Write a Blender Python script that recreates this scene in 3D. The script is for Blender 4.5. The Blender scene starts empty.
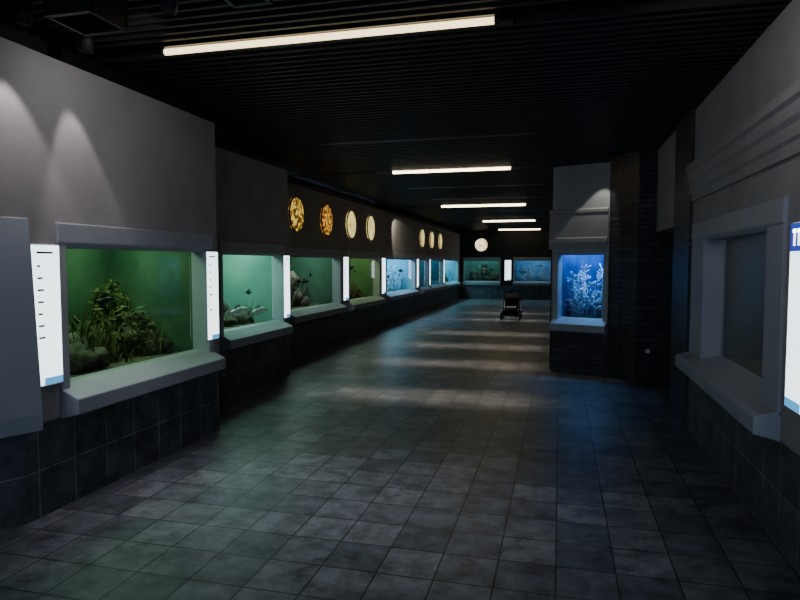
import bpy, bmesh, math, random
from mathutils import Vector, Matrix
random.seed(7)
S = bpy.context.scene
COL = S.collection

# ---------------------------------------------------------------- materials
def new_mat(name):
    m = bpy.data.materials.new(name); m.use_nodes = True
    nt = m.node_tree
    return m, nt, nt.nodes['Principled BSDF']

def mat_noise(name, c1, c2, scale=4, rough=0.7, bump=0.0, spec=0.3, metal=0, detail=4):
    m, nt, b = new_mat(name)
    geo = nt.nodes.new('ShaderNodeNewGeometry')
    n = nt.nodes.new('ShaderNodeTexNoise'); n.inputs['Scale'].default_value = scale; n.inputs['Detail'].default_value = detail
    nt.links.new(geo.outputs['Position'], n.inputs['Vector'])
    r = nt.nodes.new('ShaderNodeValToRGB')
    r.color_ramp.elements[0].position = .32; r.color_ramp.elements[1].position = .68
    r.color_ramp.elements[0].color = (*c1, 1); r.color_ramp.elements[1].color = (*c2, 1)
    nt.links.new(n.outputs['Fac'], r.inputs['Fac']); nt.links.new(r.outputs['Color'], b.inputs['Base Color'])
    b.inputs['Roughness'].default_value = rough; b.inputs['Specular IOR Level'].default_value = spec
    b.inputs['Metallic'].default_value = metal
    if bump:
        bp = nt.nodes.new('ShaderNodeBump'); bp.inputs['Strength'].default_value = bump; bp.inputs['Distance'].default_value = .02
        nt.links.new(n.outputs['Fac'], bp.inputs['Height']); nt.links.new(bp.outputs['Normal'], b.inputs['Normal'])
    return m

def mat_tile(name, c1, c2, mortar, w, h, off, msize, rough, wall, bump=.4, nscale=5, spec=.4):
    m, nt, b = new_mat(name)
    L = nt.links.new
    geo = nt.nodes.new('ShaderNodeNewGeometry')
    vec = geo.outputs['Position']
    if wall:
        sp = nt.nodes.new('ShaderNodeSeparateXYZ'); L(vec, sp.inputs[0])
        ad = nt.nodes.new('ShaderNodeMath'); ad.operation = 'ADD'; L(sp.outputs[0], ad.inputs[0]); L(sp.outputs[1], ad.inputs[1])
        cb = nt.nodes.new('ShaderNodeCombineXYZ'); L(ad.outputs[0], cb.inputs[0]); L(sp.outputs[2], cb.inputs[1])
        v = cb.outputs[0]
    else: v = vec
    br = nt.nodes.new('ShaderNodeTexBrick'); L(v, br.inputs['Vector'])
    br.offset = off; br.squash = 1
    br.inputs['Scale'].default_value = 1; br.inputs['Brick Width'].default_value = w; br.inputs['Row Height'].default_value = h
    br.inputs['Mortar Size'].default_value = msize; br.inputs['Mortar Smooth'].default_value = .2
    br.inputs['Color1'].default_value = (*c1, 1); br.inputs['Color2'].default_value = (*c2, 1); br.inputs['Mortar'].default_value = (*mortar, 1)
    n = nt.nodes.new('ShaderNodeTexNoise'); n.inputs['Scale'].default_value = nscale; n.inputs['Detail'].default_value = 7; n.inputs['Roughness'].default_value = .7
    L(vec, n.inputs['Vector'])
    r = nt.nodes.new('ShaderNodeValToRGB'); r.color_ramp.elements[0].color = (.35, .35, .35, 1); r.color_ramp.elements[1].color = (1.6, 1.6, 1.6, 1)
    r.color_ramp.elements[0].position = .32; r.color_ramp.elements[1].position = .68
    L(n.outputs['Fac'], r.inputs['Fac'])
    mx = nt.nodes.new('ShaderNodeMix'); mx.data_type = 'RGBA'; mx.blend_type = 'MULTIPLY'; mx.inputs[0].default_value = 1
    L(br.outputs['Color'], mx.inputs[6]); L(r.outputs['Color'], mx.inputs[7]); L(mx.outputs[2], b.inputs['Base Color'])
    b.inputs['Specular IOR Level'].default_value = spec
    rr = nt.nodes.new('ShaderNodeMapRange'); rr.inputs[3].default_value = rough - .1; rr.inputs[4].default_value = rough + .2
    L(n.outputs['Fac'], rr.inputs[0]); L(rr.outputs[0], b.inputs['Roughness'])
    hh = nt.nodes.new('ShaderNodeMath'); hh.operation = 'MULTIPLY_ADD'; L(n.outputs['Fac'], hh.inputs[0]); hh.inputs[1].default_value = .5
    inv = nt.nodes.new('ShaderNodeMath'); inv.operation = 'SUBTRACT'; inv.inputs[0].default_value = 1; L(br.outputs['Fac'], inv.inputs[1])
    L(inv.outputs[0], hh.inputs[2])
    bp = nt.nodes.new('ShaderNodeBump'); bp.inputs['Strength'].default_value = bump; bp.inputs['Distance'].default_value = .01
    L(hh.outputs[0], bp.inputs['Height']); L(bp.outputs['Normal'], b.inputs['Normal'])
    return m

def mat_plain(name, c, rough=.6, metal=0, emit=None, es=0, spec=.4):
    m, nt, b = new_mat(name)
    b.inputs['Base Color'].default_value = (*c, 1); b.inputs['Roughness'].default_value = rough; b.inputs['Metallic'].default_value = metal
    b.inputs['Specular IOR Level'].default_value = spec
    if emit:
        b.inputs['Emission Color'].default_value = (*emit, 1); b.inputs['Emission Strength'].default_value = es
    return m

def mat_emit_pattern(name, ca, cb, scale, strength, lo=.4, hi=.6):
    m, nt, b = new_mat(name); L = nt.links.new
    geo = nt.nodes.new('ShaderNodeNewGeometry')
    n = nt.nodes.new('ShaderNodeTexNoise'); n.inputs['Scale'].default_value = scale; n.inputs['Detail'].default_value = 3; n.inputs['Distortion'].default_value = 1.5
    L(geo.outputs['Position'], n.inputs['Vector'])
    r = nt.nodes.new('ShaderNodeValToRGB'); r.color_ramp.elements[0].position = lo; r.color_ramp.elements[1].position = hi
    r.color_ramp.elements[0].color = (*ca, 1); r.color_ramp.elements[1].color = (*cb, 1)
    L(n.outputs['Fac'], r.inputs['Fac']); L(r.outputs['Color'], b.inputs['Emission Color']); L(r.outputs['Color'], b.inputs['Base Color'])
    b.inputs['Emission Strength'].default_value = strength
    return m

def mat_glass(name='aquarium_glass', rough=.02):
    m = bpy.data.materials.new(name); m.use_nodes = True; nt = m.node_tree; nt.nodes.clear(); L = nt.links.new
    o = nt.nodes.new('ShaderNodeOutputMaterial'); t = nt.nodes.new('ShaderNodeBsdfTransparent'); g = nt.nodes.new('ShaderNodeBsdfGlossy')
    g.inputs['Roughness'].default_value = rough; t.inputs['Color'].default_value = (.92, .96, .94, 1)
    geo = nt.nodes.new('ShaderNodeNewGeometry')
    io = nt.nodes.new('ShaderNodeMapRange'); L(geo.outputs['Backfacing'], io.inputs[0]); io.inputs[3].default_value = 1.4; io.inputs[4].default_value = 1/1.4
    f = nt.nodes.new('ShaderNodeFresnel'); L(io.outputs[0], f.inputs['IOR'])
    mx = nt.nodes.new('ShaderNodeMixShader'); L(f.outputs[0], mx.inputs[0]); L(t.outputs[0], mx.inputs[1]); L(g.outputs[0], mx.inputs[2]); L(mx.outputs[0], o.inputs[0])
    return m

M = {}
M['floor'] = mat_tile('slate_floor_tiles', (.085, .097, .118), (.185, .195, .225), (.045, .05, .055), .3, .3, 0, .006, .36, False, nscale=6)
M['base'] = mat_tile('slate_wall_tiles', (.07, .08, .09), (.10, .108, .118), (.26, .26, .26), .3, .3, 0, .004, .5, True)
M['brick'] = mat_tile('black_glazed_brick', (.03, .03, .04), (.055, .055, .065), (.012, .012, .015), .21, .07, .5, .008, .35, True, bump=1)
M['plaster'] = mat_noise('grey_plaster', (.31, .29, .295), (.37, .35, .35), 3, .85, .05)
M['frame'] = mat_noise('grey_painted_frame', (.33, .35, .40), (.38, .40, .45), 2, .55, .02)
M['black'] = mat_noise('black_paint', (.006, .006, .007), (.012, .012, .013), 5, .6)
M['darkwall'] = mat_noise('dark_grey_paint', (.02, .02, .024), (.03, .03, .034), 5, .7)
M['slat'] = mat_noise('black_slats', (.013, .013, .013), (.022, .022, .022), 3, .45)
M['lamp'] = mat_plain('fluorescent_tube', (1, 1, 1), emit=(1, .80, .46), es=10)
M['lampwarm'] = mat_plain('dimmed_near_tube', (1, 1, 1), emit=(1, .78, .40), es=3.2)  # dimmer, warmer emission standing in for a glow partly hidden by slats
M['metal'] = mat_plain('dark_metal', (.05, .05, .055), .35, .8)
M['sign'] = mat_emit_pattern('backlit_sign_face', (.74, .92, 1), (.92, 1, 1), 2, 3.0)
M['signblue'] = mat_plain('sign_blue', (.02, .03, .3), emit=(.03, .06, .45), es=1.0)
M['signink'] = mat_plain('sign_ink', (.02, .02, .03), .6)
M['signsky'] = mat_plain('sign_light_blue', (.1, .4, .8), emit=(.1, .45, .9), es=1.0)
M['glass'] = mat_glass()
M['glassdull'] = mat_glass('hazed_glass', .38)
M['rubber'] = mat_plain('rubber', (.01, .01, .01), .7)
M['cloth'] = mat_noise('dark_fabric', (.01, .01, .013), (.02, .02, .025), 20, .9)
M['white'] = mat_plain('white_fabric', (.7, .7, .72), .7)
M['gravel'] = mat_noise('gravel', (.06, .055, .035), (.2, .18, .12), 40, .9, .6)
M['rock'] = mat_noise('tank_rock', (.03, .03, .02), (.14, .13, .09), 9, .85, .6)
M['rockpink'] = mat_noise('coral_rock', (.06, .035, .035), (.3, .2, .19), 9, .85, .6)
M['plant'] = mat_noise('water_plant', (.03, .055, .015), (.16, .15, .05), 14, .7)
M['coral'] = mat_noise('pale_coral', (.2, .33, .45), (.55, .7, .85), 14, .7)
M['fish'] = mat_noise('fish_scales', (.5, .6, .58), (.9, .95, .95), 25, .3)
M['fishdark'] = mat_noise('dark_fish_scales', (.015, .02, .02), (.06, .065, .06), 25, .4)

# ---------------------------------------------------------------- mesh helpers
class B:
    """collects geometry, optional transform from wall-local (u,v,z) to world"""
    def __init__(s, name, xf=None):
        s.name = name; s.bm = bmesh.new(); s.mats = []; s.xf = xf or (lambda p: Vector(p))
    def mi(s, k):
        m = M[k] if isinstance(k, str) else k
        if m not in s.mats: s.mats.append(m)
        return s.mats.index(m)
    def poly(s, pts, k):
        f = s.bm.faces.new([s.bm.verts.new(s.xf(p)) for p in pts]); f.material_index = s.mi(k); return f
    def box(s, a, b, k):
        x0, y0, z0 = a; x1, y1, z1 = b
        vs = [s.bm.verts.new(s.xf(p)) for p in [(x0,y0,z0),(x1,y0,z0),(x1,y1,z0),(x0,y1,z0),(x0,y0,z1),(x1,y0,z1),(x1,y1,z1),(x0,y1,z1)]]
        i = s.mi(k)
        for q in [(0,3,2,1),(4,5,6,7),(0,1,5,4),(1,2,6,5),(2,3,7,6),(3,0,4,7)]:
            s.bm.faces.new([vs[j] for j in q]).material_index = i
    def extr(s, prof, u0, u1, k):   # profile (v,z) extruded along u
        A = [s.bm.verts.new(s.xf((u0, v, z))) for v, z in prof]; C = [s.bm.verts.new(s.xf((u1, v, z))) for v, z in prof]
        i = s.mi(k); n = len(prof)
        for j in range(n): s.bm.faces.new([A[j], A[(j+1) % n], C[(j+1) % n], C[j]]).material_index = i
        s.bm.faces.new(A[::-1]).material_index = i; s.bm.faces.new(C).material_index = i
    def tube(s, p, q, r, k, n=10, r2=None):
        p, q = s.xf(p), s.xf(q); d = (q-p).normalized(); a = d.orthogonal().normalized(); b = d.cross(a); r2 = r if r2 is None else r2
        A = []; C = []
        for j in range(n):
            t = 2*math.pi*j/n; o = a*math.cos(t)+b*math.sin(t)
            A.append(s.bm.verts.new(p+o*r)); C.append(s.bm.verts.new(q+o*r2))
        i = s.mi(k)
        for j in range(n):
            f = s.bm.faces.new([A[j], A[(j+1) % n], C[(j+1) % n], C[j]]); f.material_index = i; f.smooth = True
        s.bm.faces.new(A[::-1]).material_index = i; s.bm.faces.new(C).material_index = i
    def ring(s, c, ax, R, r, k, n=24, m=8):
        c = s.xf(c); ax = Vector(ax).normalized(); a = ax.orthogonal().normalized(); b = ax.cross(a); i = s.mi(k); g = []
        for j in range(n):
            t = 2*math.pi*j/n; o = a*math.cos(t)+b*math.sin(t)
            g.append([s.bm.verts.new(c+o*(R+r*math.cos(2*math.pi*q/m))+ax*r*math.sin(2*math.pi*q/m)) for q in range(m)])
        for j in range(n):
            for q in range(m):
                f = s.bm.faces.new([g[j][q], g[(j+1) % n][q], g[(j+1) % n][(q+1) % m], g[j][(q+1) % m]]); f.material_index = i; f.smooth = True
    def rock(s, c, sz, k, amp=.3, sub=3):
        c = s.xf(c); i = s.mi(k)
        r = bmesh.ops.create_icosphere(s.bm, subdivisions=sub, radius=1)
        from mathutils import noise
        off = Vector((random.random()*50, random.random()*50, 0))
        for v in r['verts']:
            d = 1+amp*2*noise.noise(v.co*1.4+off)+amp*.6*noise.noise(v.co*4+off)
            v.co = Vector((v.co.x*sz[0], v.co.y*sz[1], v.co.z*sz[2]))*d+c
        for f in {f for v in r['verts'] for f in v.link_faces}: f.material_index = i; f.smooth = True
    def blade(s, base, h, w, k, lean):
        base = s.xf(base); a = random.random()*6.28; side = Vector((math.cos(a), math.sin(a), 0))*w; ln = Vector((random.uniform(-1, 1), random.uniform(-1, 1), 0))*lean
        L = []; N = 5
        for j in range(N+1):
            t = j/N; p = base+Vector((0, 0, h*t))+ln*t*t+side*.6*math.sin(t*7+a); ww = (1-t)**.6*.9+.05
            L.append((s.bm.verts.new(p-side*ww), s.bm.verts.new(p+side*ww)))
        i = s.mi(k)
        for j in range(N): s.bm.faces.new([L[j][0], L[j][1], L[j+1][1], L[j+1][0]]).material_index = i
    def bush(s, c, rx, rz, k, n=160):
        c = Vector(c); i = s.mi(k); R = random.uniform
        for _ in range(n):
            d = Vector((random.gauss(0, 1), random.gauss(0, 1), random.gauss(0, 1))).normalized()*R(.5, 1)
            p = c+Vector((d.x*rx, d.y*rx*.6, d.z*rz)); p.z = max(p.z, .79)
            a = Vector((R(-1, 1), R(-1, 1), R(-.3, 1))).normalized()*R(.03, .06); b = a.orthogonal().normalized()*R(.01, .018)
            s.bm.faces.new([s.bm.verts.new(s.xf(q)) for q in (p-a, p+b, p+a, p-b)]).material_index = i
    def fish(s, c, ln, head, k, pitch=0):
        c = s.xf(c); d = Vector(head).normalized(); up = Vector((0, 0, 1)); sd = d.cross(up).normalized(); d = (d+up*pitch).normalized(); up = sd.cross(d); i = s.mi(k)
        pr = [(.5,.005,.0),(.46,.04,.0),(.38,.085,0),(.25,.12,0),(.08,.135,0),(-.1,.12,0),(-.25,.08,0),(-.36,.045,0),(-.42,.035,0)]
        R = []; n = 10
        for t, h, _ in pr:
            R.append([s.bm.verts.new(c+d*t*ln+up*math.sin(6.283*j/n)*h*ln+sd*math.cos(6.283*j/n)*h*ln*.45) for j in range(n)])
        for a in range(len(R)-1):
            for j in range(n):
                f = s.bm.faces.new([R[a][j], R[a][(j+1) % n], R[a+1][(j+1) % n], R[a+1][j]]); f.material_index = i; f.smooth = True
        s.bm.faces.new(R[0]).material_index = i; s.bm.faces.new(R[-1][::-1]).material_index = i
        def fin(pts):
            f = s.bm.faces.new([s.bm.verts.new(c+d*x*ln+up*z*ln+sd*y*ln) for x, y, z in pts]); f.material_index = i
        fin([(-.40,0,.03),(-.56,0,.13),(-.52,0,0),(-.56,0,-.13),(-.40,0,-.03)])
        fin([(.15,0,.12),(.0,0,.22),(-.22,0,.17),(-.2,0,.09)]); fin([(-.05,0,-.11),(-.15,0,-.19),(-.28,0,-.13),(-.25,0,-.07)])
        for q in (1, -1): fin([(.22,.055*q,-.03),(.08,.14*q,-.1),(.06,.12*q,-.04)])
        for q in (1, -1):
            r = bmesh.ops.create_uvsphere(s.bm, u_segments=8, v_segments=6, radius=ln*.014, matrix=Matrix.Translation(c+d*.42*ln+up*.02*ln+sd*q*.026*ln))
            for f in {f for v in r['verts'] for f in v.link_faces}: f.material_index = s.mi('signink')
    def done(s, parent=None, bevel=0, recalc=True):
        if recalc: bmesh.ops.recalc_face_normals(s.bm, faces=s.bm.faces)
        me = bpy.data.meshes.new(s.name); s.bm.to_mesh(me); s.bm.free()
        for m in s.mats: me.materials.append(m)
        o = bpy.data.objects.new(s.name, me); COL.objects.link(o)
        if parent: o.parent = parent
        if bevel:
            b = o.modifiers.new('bevel', 'BEVEL'); b.width = bevel; b.segments = 2; b.limit_method = 'ANGLE'
        return o

def empty(name, loc=(0, 0, 0)):
    e = bpy.data.objects.new(name, None); e.location = (0, 0, 0); COL.objects.link(e); e.empty_display_size = .2; return e

def wallxf(p0, p1, side):
    """local u along p0->p1, v = outwards (room side), z up.  side=+1: room is to the right of direction"""
    p0 = Vector((*p0, 0)); d = (Vector((*p1, 0))-p0); L = d.length; d.normalize(); n = Vector((d.y, -d.x, 0))*side
    return (lambda p: p0+d*p[0]+n*p[1]+Vector((0, 0, p[2]))), L, d, n

def area(name, loc, size, col, w, parent=None, direction=(0, 0, -1), rz=0):
    l = bpy.data.lights.new(name, 'AREA'); l.shape = 'RECTANGLE'; l.size, l.size_y = size; l.color = col; l.energy = w
    o = bpy.data.objects.new(name, l); COL.objects.link(o); o.location = loc
    o.rotation_euler = Vector(direction).to_track_quat('-Z', 'Y').to_euler() if tuple(direction) != (0, 0, -1) else (0, 0, rz)
    if parent: o.parent = parent
    return o
def spot(name, loc, target, col, w, ang, blend=.25, parent=None, rad=.02):
    l = bpy.data.lights.new(name, 'SPOT'); l.color = col; l.energy = w; l.spot_size = math.radians(ang); l.spot_blend = blend; l.shadow_soft_size = rad
    o = bpy.data.objects.new(name, l); COL.objects.link(o); o.location = loc
    o.rotation_euler = (Vector(target)-Vector(loc)).to_track_quat('-Z', 'Y').to_euler()
    if parent: o.parent = parent
    return o

# ---------------------------------------------------------------- wall / tank units
ZL, ZH, ZT = .80, 1.70, 1.86

def tank_unit(p0, p1, side, a, b, theme, watt, lcol, backc, wall, depth=.9, ztop=2.9, header=True, base='base', upper=True, zh=ZH, zt=ZT, jl=.07, jr=.07, up='plaster', gv=-.03, fishes=(), glass='glass', bushes=()):
    xf, L, d, n = wallxf(p0, p1, side)
    # wall parts go into shared wall builder
    old = wall.xf; wall.xf = xf
    wall.box((0, -.18, 0), (L, 0, .6), base)
    if a-jl > .01: wall.box((0, -.18, .6), (a-jl, 0, zt), up)
    if L-b-jr > .01: wall.box((b+jr, -.18, .6), (L, 0, zt), up)
    if upper: wall.box((0, -.18, zt), (L, 0, ztop), up)
    wall.xf = old
    e = empty('aquarium_tank')
    f = B('frame', xf)
    f.extr([(-.16, ZL), (gv, ZL), (.11, .735), (.14, .72), (.14, .62), (.0, .585), (-.16, .585)], a-jl, b+jr, 'frame')
    f.extr([(-.16, zh), (.0, zh-.005), (.025, zh+.03), (.025, zt), (-.16, zt)], a-jl, b+jr, 'frame')
    f.box((a-jl, -.16, .735), (a, .02, zh+.02), 'frame'); f.box((b, -.16, .735), (b+jr, .02, zh+.02), 'frame')
    f.done(e, bevel=.008)
    g = B('glass_pane', xf); g.poly([(a+.001, gv-.02, ZL+.003), (b-.001, gv-.02, ZL+.003), (b-.001, gv-.02, zh+.003), (a+.001, gv-.02, zh+.003)], glass)
    g.bm.normal_update()
    for ff in g.bm.faces:
        if ff.normal.dot(n) < 0: ff.normal_flip()
    g.done(e, recalc=False)
    w = B('tank_interior', xf)
    T = zh+.28; D = -.16-depth
    back = mat_noise('tank_backdrop', backc[0], backc[1], 2.2, .95, 0, .1, detail=5)
    ua, ub = a-.02, b+.02
    w.poly([(ua, D, ZL-.03), (ub, D, ZL-.03), (ub, D, T), (ua, D, T)], back)
    w.poly([(ua, D, ZL-.03), (ua, -.155, ZL-.03), (ua, -.155, T), (ua, D, T)], back)
    w.poly([(ub, D, ZL-.03), (ub, -.155, ZL-.03), (ub, -.155, T), (ub, D, T)], back)
    w.poly([(ua, D, T), (ub, D, T), (ub, -.155, T), (ua, -.155, T)], 'black')
    w.poly([(ua, D, ZL-.03), (ub, D, ZL-.03), (ub, -.155, ZL-.03), (ua, -.155, ZL-.03)], 'gravel')
    w.done(e)
    W = b-a
    R = random.uniform
    if 'r' in theme or 'p' in theme:
        k = 'rockpink' if 'p' in theme else 'rock'
        r = B('rocks', xf)
        for i in range(int(7*W)+2):
            s = R(.08, .2); r.rock((R(a+.15, b-.15), R(D+.2, -.45), ZL+s*.3), (s, s*.8, s*R(.6, 1.3)), k)
        if 'p' in theme or 'R' in theme:
            for i in range(int(8*W)):
                s = R(.1, .2); r.rock((R(a+.15, b-.15), D+.2+R(0, .1), ZL+R(.0, .5)), (s, s*.7, s*R(.7, 1.2)), k)
        r.done(e, recalc=False)
    if 'v' in theme or bushes:
        v = B('water_plants', xf); k = theme.count('v')
        for c in range(int(7*W*k)+3):
            cu, cv = R(a+.1, b-.1), R(D+.12, -.4); hh = R(.15, .3+.1*k)
            for i in range(14): v.blade((cu+R(-.06, .06), cv+R(-.06, .06), ZL-.03), hh*R(.5, 1), R(.008, .02), 'plant', .12)
        for (bu, bv, bz, rx, rz) in bushes: v.bush((bu, bv, bz), rx, rz, 'plant', 420)
        v.done(e, recalc=False)
    if 'c' in theme:
        v = B('coral_branches', xf)
        for c in range(int(9*W*theme.count('c'))+5):
            cu, cv, cz = R(a+.06, b-.06), R(D+.12, -.35), ZL-.03; h0 = R(.2, .75)
            v.tube((cu, cv, cz), (cu+R(-.04, .04), cv, cz+h0), .012, 'coral', 6, .006)
            for i in range(16):
                z = cz+h0*R(.25, 1); v.tube((cu, cv, z), (cu+R(-.1, .1), cv+R(-.06, .06), z+R(.02, .09)), .008, 'coral', 5, .012)
        v.done(e, recalc=False)
    if fishes or 'f' in theme or 'd' in theme:
        v = B('fish_shoal', xf)
        for (fu, fv, fz, fl, fk, fs) in fishes: v.fish((fu, fv, fz), fl, d*fs+n*.15, fk, .05)
        if not fishes:
            for i in range(max(3, int(W*3))):
                fu = R(a+.3, b-.3); v.fish((fu, R(-.6, -.3), R(ZL+.12, zh-.15)), R(.2, .42), (d*random.choice((1, -1))+n*R(-.4, .4)), 'fishdark' if 'd' in theme else 'fish', R(-.1, .1))
        v.done(e, recalc=False)
    if 'w' in theme:
        v = B('driftwood', xf)
        for i in range(5):
            u0 = R(a+.3, b-.3); vv = R(D+.3, -.5); u1 = u0+R(-.4, .4)
            v.tube((u0, vv, ZL-.02), (u1, vv+.05, ZL+R(.25, .5)), .045, 'rock', 8, .02)
            v.tube(((u0+u1)/2, vv, ZL+.15), (u1+R(-.3, .3), vv-.1, ZL+R(.35, .6)), .025, 'rock', 8, .01)
        v.done(e, recalc=False)
    c = xf(((a+b)/2, -.16-depth*.5, T-.03))
    area('tank_lamp', c, (W*.9, depth*.55), lcol, watt, e, rz=math.atan2(d.y, d.x))
    return e

def sign(xf, u0, u1, z0, z1, v=0.04, name='backlit_info_sign', topblue=False):
    e = empty(name)
    s = B('light_box', xf); s.box((u0-.008, 0.0, z0-.008), (u1+.008, v-.004, z1+.008), 'frame'); s.done(e)
    s = B('sign_face', xf); s.box((u0, v-.004, z0), (u1, v+.004, z1), 'sign'); s.done(e)
    w = u1-u0; h = z1-z0; s = B('sign_print', xf)
    y = v+.0055
    zz = z1-.07*h
    if topblue:
        s.box((u0, y-.001, z1-.15*h), (u1, y, z1), 'signblue'); zz = z1-.2*h
        s.extr([(y, z1-.12*h), (y+.001, z1-.12*h), (y+.001, z1-.03*h), (y, z1-.03*h)], u0+.55*w, u0+.65*w, 'sign')
        s.extr([(y, z1-.12*h), (y+.001, z1-.12*h), (y+.001, z1-.03*h), (y, z1-.03*h)], u0+.75*w, u0+.85*w, 'sign')
        s.extr([(y, z1-.05*h), (y+.001, z1-.05*h), (y+.001, z1-.03*h), (y, z1-.03*h)], u0+.5*w, u0+.9*w, 'sign')
    else:
        s.box((u0+.15*w, y-.001, z1-.06*h), (u0+.75*w, y, z1-.045*h), 'signink')
        for i in range(7):
            zz -= h*.085
            s.box((u0+w*.15, y-.001, zz), (u0+w*random.uniform(.22, .4), y, zz+.012), 'signink')
    s.extr([(y-.001, z0), (y, z0), (y, z0+.05*h), (y-.001, z0+.05*h)], u0+w*.3, u1, 'signsky')
    s.done(e)

# ---- floor & ceiling
f = B('floor'); f.box((-6.5, -4, -.1), (3, 28.6, 0), 'floor'); f.done()
c = B('ceiling')
c.box((-6.5, -4, 3.25), (3, 28.6, 3.35), 'black')
LY = [-2.4, 3.8, 9.65, 15.7, 21.6, 27.2]  # first strip is unseen, added behind the camera to light the foreground floor
LX = [(-2.6, -.5), (-2.63, -.40), (-2.6, -.75), (-2.95, -.85), (-2.6, -.85), (-2.6, -.85)]
y = -3.95
while y < 28.0:
    if min(abs(y-q) for q in LY) > .055: c.box((-5.6, y-.014, 3.05), (1.9, y+.014, 3.14), 'slat')
    y += .1
for x in (-4.8, -3.4, -2.0, -.6, .8): c.box((x-.02, -3.95, 3.14), (x+.02, 28, 3.25), 'slat')
c.done()
for q, (xa, xb_) in zip(LY, LX):
    r = .021 if q < 12 else .027
    e = empty('ceiling_light_strip')
    near = 0 < q < 5
    s = B('lamp_housing'); s.box((xa-.03, q-.03, 3.06), (xb_+.03, q+.03, 3.2), 'metal'); s.done(e)
    s = B('fluorescent_tube'); s.tube((xa, q, 3.035), (xb_, q, 3.035), r, 'lampwarm' if near else 'lamp', 12); s.done(e)
    s = B('end_caps'); s.tube((xa-.03, q, 3.035), (xa, q, 3.035), r+.003, 'metal', 12); s.tube((xb_, q, 3.035), (xb_+.03, q, 3.035), r+.003, 'metal', 12)
    s.tube((xa+.3, q, 3.2), (xa+.3, q, 3.25), .01, 'metal'); s.tube((xb_-.3, q, 3.2), (xb_-.3, q, 3.25), .01, 'metal'); s.done(e)
# added narrow-beam lamps with invented housings, brightening the floor in bands
for q, wt in ((3.9, 5), (7.25, 4.5), (9.75, 4), (11.9, 4.5), (14.1, 4.5), (17.6, 4), (20, 3.5)):
    e = empty('added_band_light')
    s = B('band_light_housing'); s.box((-2.9, q-.035, 3.05), (-.3, q+.035, 3.12), 'metal'); s.done(e)
    o = area('band_light_beam', (-1.6, q, 3.045), (2.5, .05), (1, .82, .62) if q > 5 else (.9, .93, 1), wt, e); o.data.spread = math.radians(24 if q > 5 else 60)

# ---- left wall
wl = B('wall_left')
dk = ((.012, .03, .012), (.05, .10, .035))
XA = -3.14
tank_unit((XA, 3.05), (XA, 5.27), 1, .35, 2.04, 'vvvr', 14, (.52, 1, .58), ((.03, .08, .05), (.09, .15, .08)), wl,
          fishes=((1.2, -.4, 1.3, .2, 'fishdark', 1), (.8, -.5, 1.45, .16, 'fishdark', -1)),
          bushes=((1.75, -.6, .95, .28, .28), (1.35, -.75, .95, .3, .2), (1.85, -.9, 1.15, .22, .3), (.9, -.85, .9, .3, .2), (.5, -.8, 1.1, .15, .4)))
xf, L, d, n = wallxf((XA, 3.05), (XA, 5.27), 1)
sign(xf, .05, .26, .84, 1.71)
sign(xf, 1.985, 2.16, .90, 1.70)
# unit 0, angled away, towards the camera
pz = (XA-1.0, 3.05-2.2)
u0 = tank_unit(pz, (XA, 3.05), 1, .5, 1.85, 'vr', 5, (.5, 1, .6), dk, wl, depth=.6, ztop=1.87, jr=.07, jl=.3)
fp = B('slanted_end_panel', wallxf(pz, (XA, 3.05), 1)[0]); fp.extr([(.001, .60), (.155, .60), (.16, .70), (.05, 1.87), (.001, 1.87)], 1.93, 2.46, 'frame'); fp.done(u0, bevel=.008)
wl.box((-3.6, .2, 1.86), (XA, 3.05, 2.9), 'plaster')
# jog walls
wl.box((-3.95, 5.27-.15, 0), (XA-.181, 5.27, .6), 'base'); wl.box((-3.95, 5.12, 1.99), (XA-.181, 5.27, 2.9), 'plaster')
XB = -3.75
tank_unit((XB, 5.27), (XB, 8.2), 1, 1.12, 2.72, 'frv', 25, (.52, 1, .80), ((.12, .27, .22), (.18, .34, .28)), wl, jr=.04,
          fishes=((1.95, -.25, .98, .42, 'fish', 1), (2.4, -.2, .95, .38, 'fish', 1), (1.75, -.45, 1.3, .25, 'fish', -1), (2.5, -.4, 1.2, .22, 'fishdark', -1), (1.5, -.3, 1.0, .36, 'fishdark', 1)),
          bushes=((1.5, -.7, .95, .25, .2), (2.2, -.85, .9, .3, .15)))
xf, L, d, n = wallxf((XB, 5.27), (XB, 8.2), 1)
sign(xf, 2.70, 2.87, .84, 1.70)
wl.box((-4.5, 8.05, 0), (XB-.181, 8.2, .6), 'base'); wl.box((-4.5, 8.05, 1.99), (XB-.181, 8.2, 2.9), 'plaster')
XC = -4.3
tank_unit((XC, 8.2), (XC, 11.95), 1, 1.2, 3.63, 'pdw', 20, (.65, 1, .8), ((.05, .12, .09), (.10, .18, .13)), wl)
tank_unit((XC, 11.95), (XC, 15.25), 1, .45, 2.7, 'rRvvd', 19, (.75, 1, .5), ((.06, .13, .06), (.11, .2, .1)), wl)
xf, L, d, n = wallxf((XC, 0), (XC, 30), 1)
sign(xf, 11.98, 12.25, .84, 1.72); sign(xf, 14.8, 15.08, .84, 1.72)
XD = -4.4
tank_unit((XD, 15.25), (XD, 19.3), 1, .4, 3.7, 'cd', 90, (.3, .75, 1), ((.12, .33, .48), (.22, .45, .58)), wl)
tank_unit((XD, 19.3), (XD, 21.15), 1, .35, 1.7, 'rRd', 12, (.3, .7, 1), ((.05, .16, .25), (.1, .25, .35)), wl)
tank_unit((XD, 21.15), (XD, 23.9), 1, .2, 2.6, 'rRd', 18, (.3, .8, 1), ((.05, .16, .25), (.1, .25, .35)), wl)
tank_unit((XD, 23.9), (XD, 28), 1, .2, 3.5, 'rd', 75, (.25, .8, 1), ((.12, .38, .5), (.2, .5, .6)), wl)
xf, L, d, n = wallxf((XD, 0), (XD, 30), 1)
for u in (19.12, 21.08, 23.77): sign(xf, u, u+.1 if u > 19.2 else u+.2, .84, 1.72)
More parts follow.
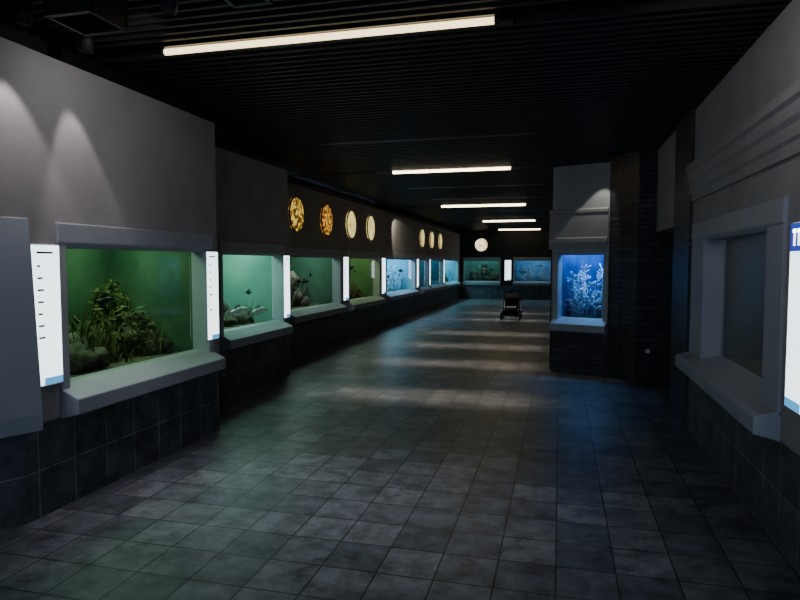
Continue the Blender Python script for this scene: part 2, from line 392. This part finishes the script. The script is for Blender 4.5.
# dark band above panels
wl.box((-5.0, -4, 2.9), (-4.55, 28, 3.25), 'black'); wl.box((-4.55, 5.12, 2.9), (-3.95, 8.2, 3.25), 'black'); wl.box((-4.55, -4, 2.9), (-3.3, 5.12, 3.25), 'black')
wl.box((-5.6, -4, 0), (-4.3, .85, 2.9), 'plaster')
wl.done()

# ---- back wall
wb = B('wall_back')
YB = 28.0
tank_unit((-4.4, YB), (-2.2, YB), 1, .2, 1.75, 'rRvd', 9, (.4, .9, .8), ((.05, .14, .13), (.1, .22, .2)), wb, up='darkwall')
tank_unit((-2.2, YB), (-.1, YB), 1, .25, 1.8, 'cd', 11, (.3, .7, 1), ((.06, .15, .3), (.12, .28, .4)), wb, up='darkwall')
xb = lambda p: Vector((p[0], YB-p[1], p[2]))
sign(xb, -2.38, -2.12, .84, 1.72)
sign(xb, -.28, -.14, .9, 1.7)
wb.box((-5.6, YB, 2.9), (3, YB+.18, 3.25), 'black'); wb.box((-5.6, YB+.0, 0), (-4.4, YB+.18, 2.9), 'black')
wb.box((-.1, YB, 0), (3, YB+.18, 2.9), 'darkwall')
wb.done()

# ---- round backlit medallions
def medallion(c, nrm, mat):
    e = empty('round_backlit_medallion'); c = Vector(c); nrm = Vector(nrm)
    s = B('lit_disc'); s.tube(c+nrm*.003, c+nrm*.035, .28, mat, 40); s.done(e)
    s = B('ring_frame'); s.ring(c+nrm*.03, nrm, .29, .015, 'metal', 40); s.done(e)
mm = [mat_emit_pattern('medallion_turtle', (.10, .04, .0), (1, .66, .1), 8, .95, .46, .54),
      mat_emit_pattern('medallion_orange', (.12, .025, .0), (1, .5, .06), 8, .95, .47, .57),
      mat_emit_pattern('medallion_yellow', (.6, .32, .03), (1, .86, .3), 8, 1.15, .38, .5),
      mat_emit_pattern('medallion_cream', (.5, .33, .07), (1, .86, .32), 9, 1.15, .42, .5)]
for i, y in enumerate((9.69, 11.08, 12.5, 13.9)): medallion((XC, y, 2.41), (1, 0, 0), mm[i])
for i, y in enumerate((19.95, 21.5, 23.1)): medallion((XD, y, 2.41), (1, 0, 0), mm[2])
medallion((-3.44, YB, 2.41), (0, -1, 0), mat_emit_pattern('medallion_pale', (.5, .3, .12), (1, .88, .6), 5, 2.2, .4, .5))

# ---- right wall
wr = B('wall_right')
XR = 1.22
tank_unit((XR, 3.25), (XR, 6.5), -1, .95, 2.65, 'rd', 1.6, (.8, .9, 1), ((.06, .065, .07), (.09, .095, .10)), wr, ztop=3.05, zh=1.80, zt=1.97, jl=.30, jr=.5, gv=-.12, glass='glassdull')
xf, L, d, n = wallxf((XR, 3.25), (XR, 6.5), -1)
sign(xf, .06, .365, .86, 1.80, v=.07, topblue=True)
tank_unit((XR, -.8), (XR, 3.25), -1, 1.2, 3.2, 'rd', 1.6, (.8, .9, 1), ((.06, .065, .07), (.09, .095, .10)), wr, ztop=3.05, zh=1.80, zt=1.97, jl=.3, jr=.04, gv=-.12, glass='glassdull')
wr.box((XR, -4, 0), (XR+.18, -.8, 3.05), 'plaster')
# brick pier next to the tank, overhanging panel and recess
wr.box((1.19, 6.5, 0), (1.6, 7.35, 3.12), 'brick')
wr.box((1.42, 7.35, 0), (1.6, 8.8, 2.0), 'brick')
wr.box((1.2, 7.35, 2.0), (1.6, 8.75, 3.12), 'plaster')
# brick column
prof = [(.98, 8.68), (1.6, 8.75), (1.6, 9.8), (.66, 9.8), (.66, 9.19)]
i = wr.mi('brick'); Av = [wr.bm.verts.new((x, y, 0)) for x, y in prof]; Cv = [wr.bm.verts.new((x, y, 3.12)) for x, y in prof]
for j in range(5): wr.bm.faces.new([Av[j], Av[(j+1) % 5], Cv[(j+1) % 5], Cv[j]]).material_index = i
wr.bm.faces.new(Cv).material_index = i; wr.bm.faces.new(Av[::-1]).material_index = i
# projecting blue tank
tank_unit((-.12, 9.48), (.655, 9.19), 1, .10, .76, 'cccc', 24, (.14, .45, 1), ((.005, .03, .12), (.04, .14, .36)), wr, depth=.75, ztop=3.0, zh=1.72, base='brick')
wr.box((-.14, 9.66, 0), (.03, 28, 3.1), 'darkwall')
wr.box((XR, -4, 3.05), (XR+.5, 6.5, 3.25), 'black')
wr.done()
# cornice on right wall
t = B('trim_1', wallxf((XR, -.8), (XR, 6.5), -1)[0])
t.extr([(0.001, 2.18), (.02, 2.18), (.02, 2.25), (.035, 2.27), (.035, 2.34), (.055, 2.37), (.055, 2.44), (.075, 2.46), (.075, 2.52), (0.001, 2.54)], 0, 7.3, 'plaster'); t.done()
t = B('trim_2', wallxf((-.12, 9.48), (.655, 9.19), 1)[0])
t.extr([(0.027, 1.80), (.05, 1.80), (.05, 1.87), (.07, 1.90), (.07, 1.95), (.04, 1.97), (.04, 2.3), (.055, 2.32), (.055, 2.36), (0.002, 2.38), (0.002, 1.87), (.027, 1.87)], -.03, .82, 'plaster'); t.done()

e = empty('wall_socket')
s = B('socket_plate'); s.box((1.1, 8.66, .42), (1.15, 8.685, .47), 'white'); s.done(e)

# ---- ceiling spot fixtures
def fixture(c, tgt, name='track_spotlight'):
    e = empty(name); c = Vector(c)
    s = B('mount_stem'); s.tube(c+Vector((0, 0, .0)), (c.x, c.y, 3.13), .015, 'metal'); s.done(e)
    dn = (Vector(tgt)-c).normalized(); a = dn.orthogonal().normalized(); b = dn.cross(a)
    s = B('lamp_head'); s.tube(c-dn*.06, c+dn*.06, .035, 'black', 16, .045); s.done(e)
    return e
def shade(x0, x1, y, z):
    e = empty('ceiling_lamp_housing'); s = B('housing'); h = 3.06
    s.box((x0, y-.015, z), (x1, y+.015, h), 'metal'); s.box((x0, y+.25, z), (x1, y+.28, h), 'metal')
    s.box((x0, y-.015, h), (x1, y+.28, h+.02), 'metal'); s.box((x0, y, z), (x0+.02, y+.26, h), 'metal'); s.box((x1-.02, y, z), (x1, y+.26, h), 'metal')
    s.done(e)
shade(-2.58, -2.30, 2.72, 2.86); shade(-1.66, -1.44, 2.72, 2.92)
fixture((-2.94, 3.42, 3.0), (-3.05, 3.5, 1.8)); fixture((-2.94, 2.95, 3.0), (-3.14, 2.95, 1.8)); fixture((-2.1, 3.1, 3.04), (-3.14, 3.9, 2.3)); fixture((.3, 3.0, 3.0), (1.2, 4.2, 2.4))  # last two heads carry the added wall fill lamps
spot('wall_wash', (-2.97, 3.42, 2.9), (-3.10, 3.62, 1.7), (1, .92, .90), 22, 46, .4)
spot('wall_wash', (-2.97, 2.93, 2.9), (-3.14, 3.12, 1.7), (1, .92, .90), 22, 52, .4)
spot('added_wall_fill', (-2.17, 3.15, 2.97), (-3.14, 3.7, 2.35), (.95, .92, .97), 18, 110, 1)  # added broad lamp lifting the base tone of the left wall
spot('added_wall_fill', (.36, 3.08, 2.93), (1.2, 4.2, 2.3), (.95, .93, .97), 14, 110, 1)  # added broad lamp giving the right wall an overall gradient
spot('wall_wash', (-4.05, 16.0, 2.9), (-4.35, 17.2, 1.9), (1, .9, .7), 40, 70, .2)
spot('wall_wash', (.6, 8.95, 2.95), (.42, 9.25, 1.9), (.95, 1, .9), 16, 50, .2)

# ---- stroller
def stroller(cx, cy):
    e = empty('baby_stroller'); T = lambda p: Vector((cx+p[0]*.95, cy+p[1]*.85, p[2]*.82))
    s = B('frame', T)
    for q in (-.24, .24):
        s.tube((q, -.38, .14), (q, .25, .78), .014, 'metal'); s.tube((q, .38, .14), (q, -.18, .50), .014, 'metal'); s.tube((q, .25, .78), (q, .42, .95), .014, 'metal')
    s.tube((-.24, .42, .95), (.24, .42, .95), .017, 'rubber'); s.tube((-.24, -.38, .14), (.24, -.38, .14), .012, 'metal'); s.tube((-.24, .38, .14), (.24, .38, .14), .012, 'metal')
    s.done(e)
    s = B('wheels', T)
    for q in (-.27, .27):
        for yy in (-.38, .38):
            s.ring((q, yy, .14), (1, 0, 0), .095, .02, 'rubber'); s.tube((q-.015, yy, .14), (q+.015, yy, .14), .03, 'metal', 12)
            for k in range(6):
                t = k*math.pi/3; s.tube((q, yy, .14), (q, yy+.09*math.cos(t), .14+.09*math.sin(t)), .005, 'metal', 5)
    s.done(e)
    s = B('seat', T)
    s.box((-.2, -.2, .36), (.2, .12, .41), 'cloth'); s.poly([(-.2, .10, .4), (.2, .10, .4), (.2, .28, .8), (-.2, .28, .8)], 'cloth'); s.box((-.18, -.3, .2), (.18, -.2, .38), 'cloth')
    s.box((-.14, -.17, .41), (.14, .08, .46), 'white'); s.done(e)
    s = B('canopy', T); g = []
    for a in range(7):
        t = math.radians(-15+a*22); row = []
        for k in range(9):
            ph = math.pi*k/8; row.append(s.bm.verts.new(T((.23*math.cos(ph), .12-math.cos(t)*.3*math.sin(ph)**.5, .62+(.12+.2*math.sin(t))*math.sin(ph)**.5))))
        g.append(row)
    i = s.mi('cloth')
    for a in range(6):
        for k in range(8): 
            f = s.bm.faces.new([g[a][k], g[a][k+1], g[a+1][k+1], g[a+1][k]]); f.material_index = i; f.smooth = True
    s.done(e)
    s = B('basket', T); s.box((-.22, -.3, .13), (.22, .33, .3), 'cloth'); s.done(e)
stroller(-1.33, 17.9)

# ---- world & camera
w = bpy.data.worlds.new('entrance_daylight'); S.world = w; w.use_nodes = True
w.node_tree.nodes['Background'].inputs[0].default_value = (.52, .7, 1, 1); w.node_tree.nodes['Background'].inputs[1].default_value = 1.6
cam = bpy.data.cameras.new('camera'); co = bpy.data.objects.new('camera', cam); COL.objects.link(co)
cam.lens = 28; cam.sensor_width = 36; cam.clip_end = 100
co.location = (0, 0, 1.6)
co.rotation_euler = (math.radians(90-3.4), 0, math.radians(14.43))
S.camera = co
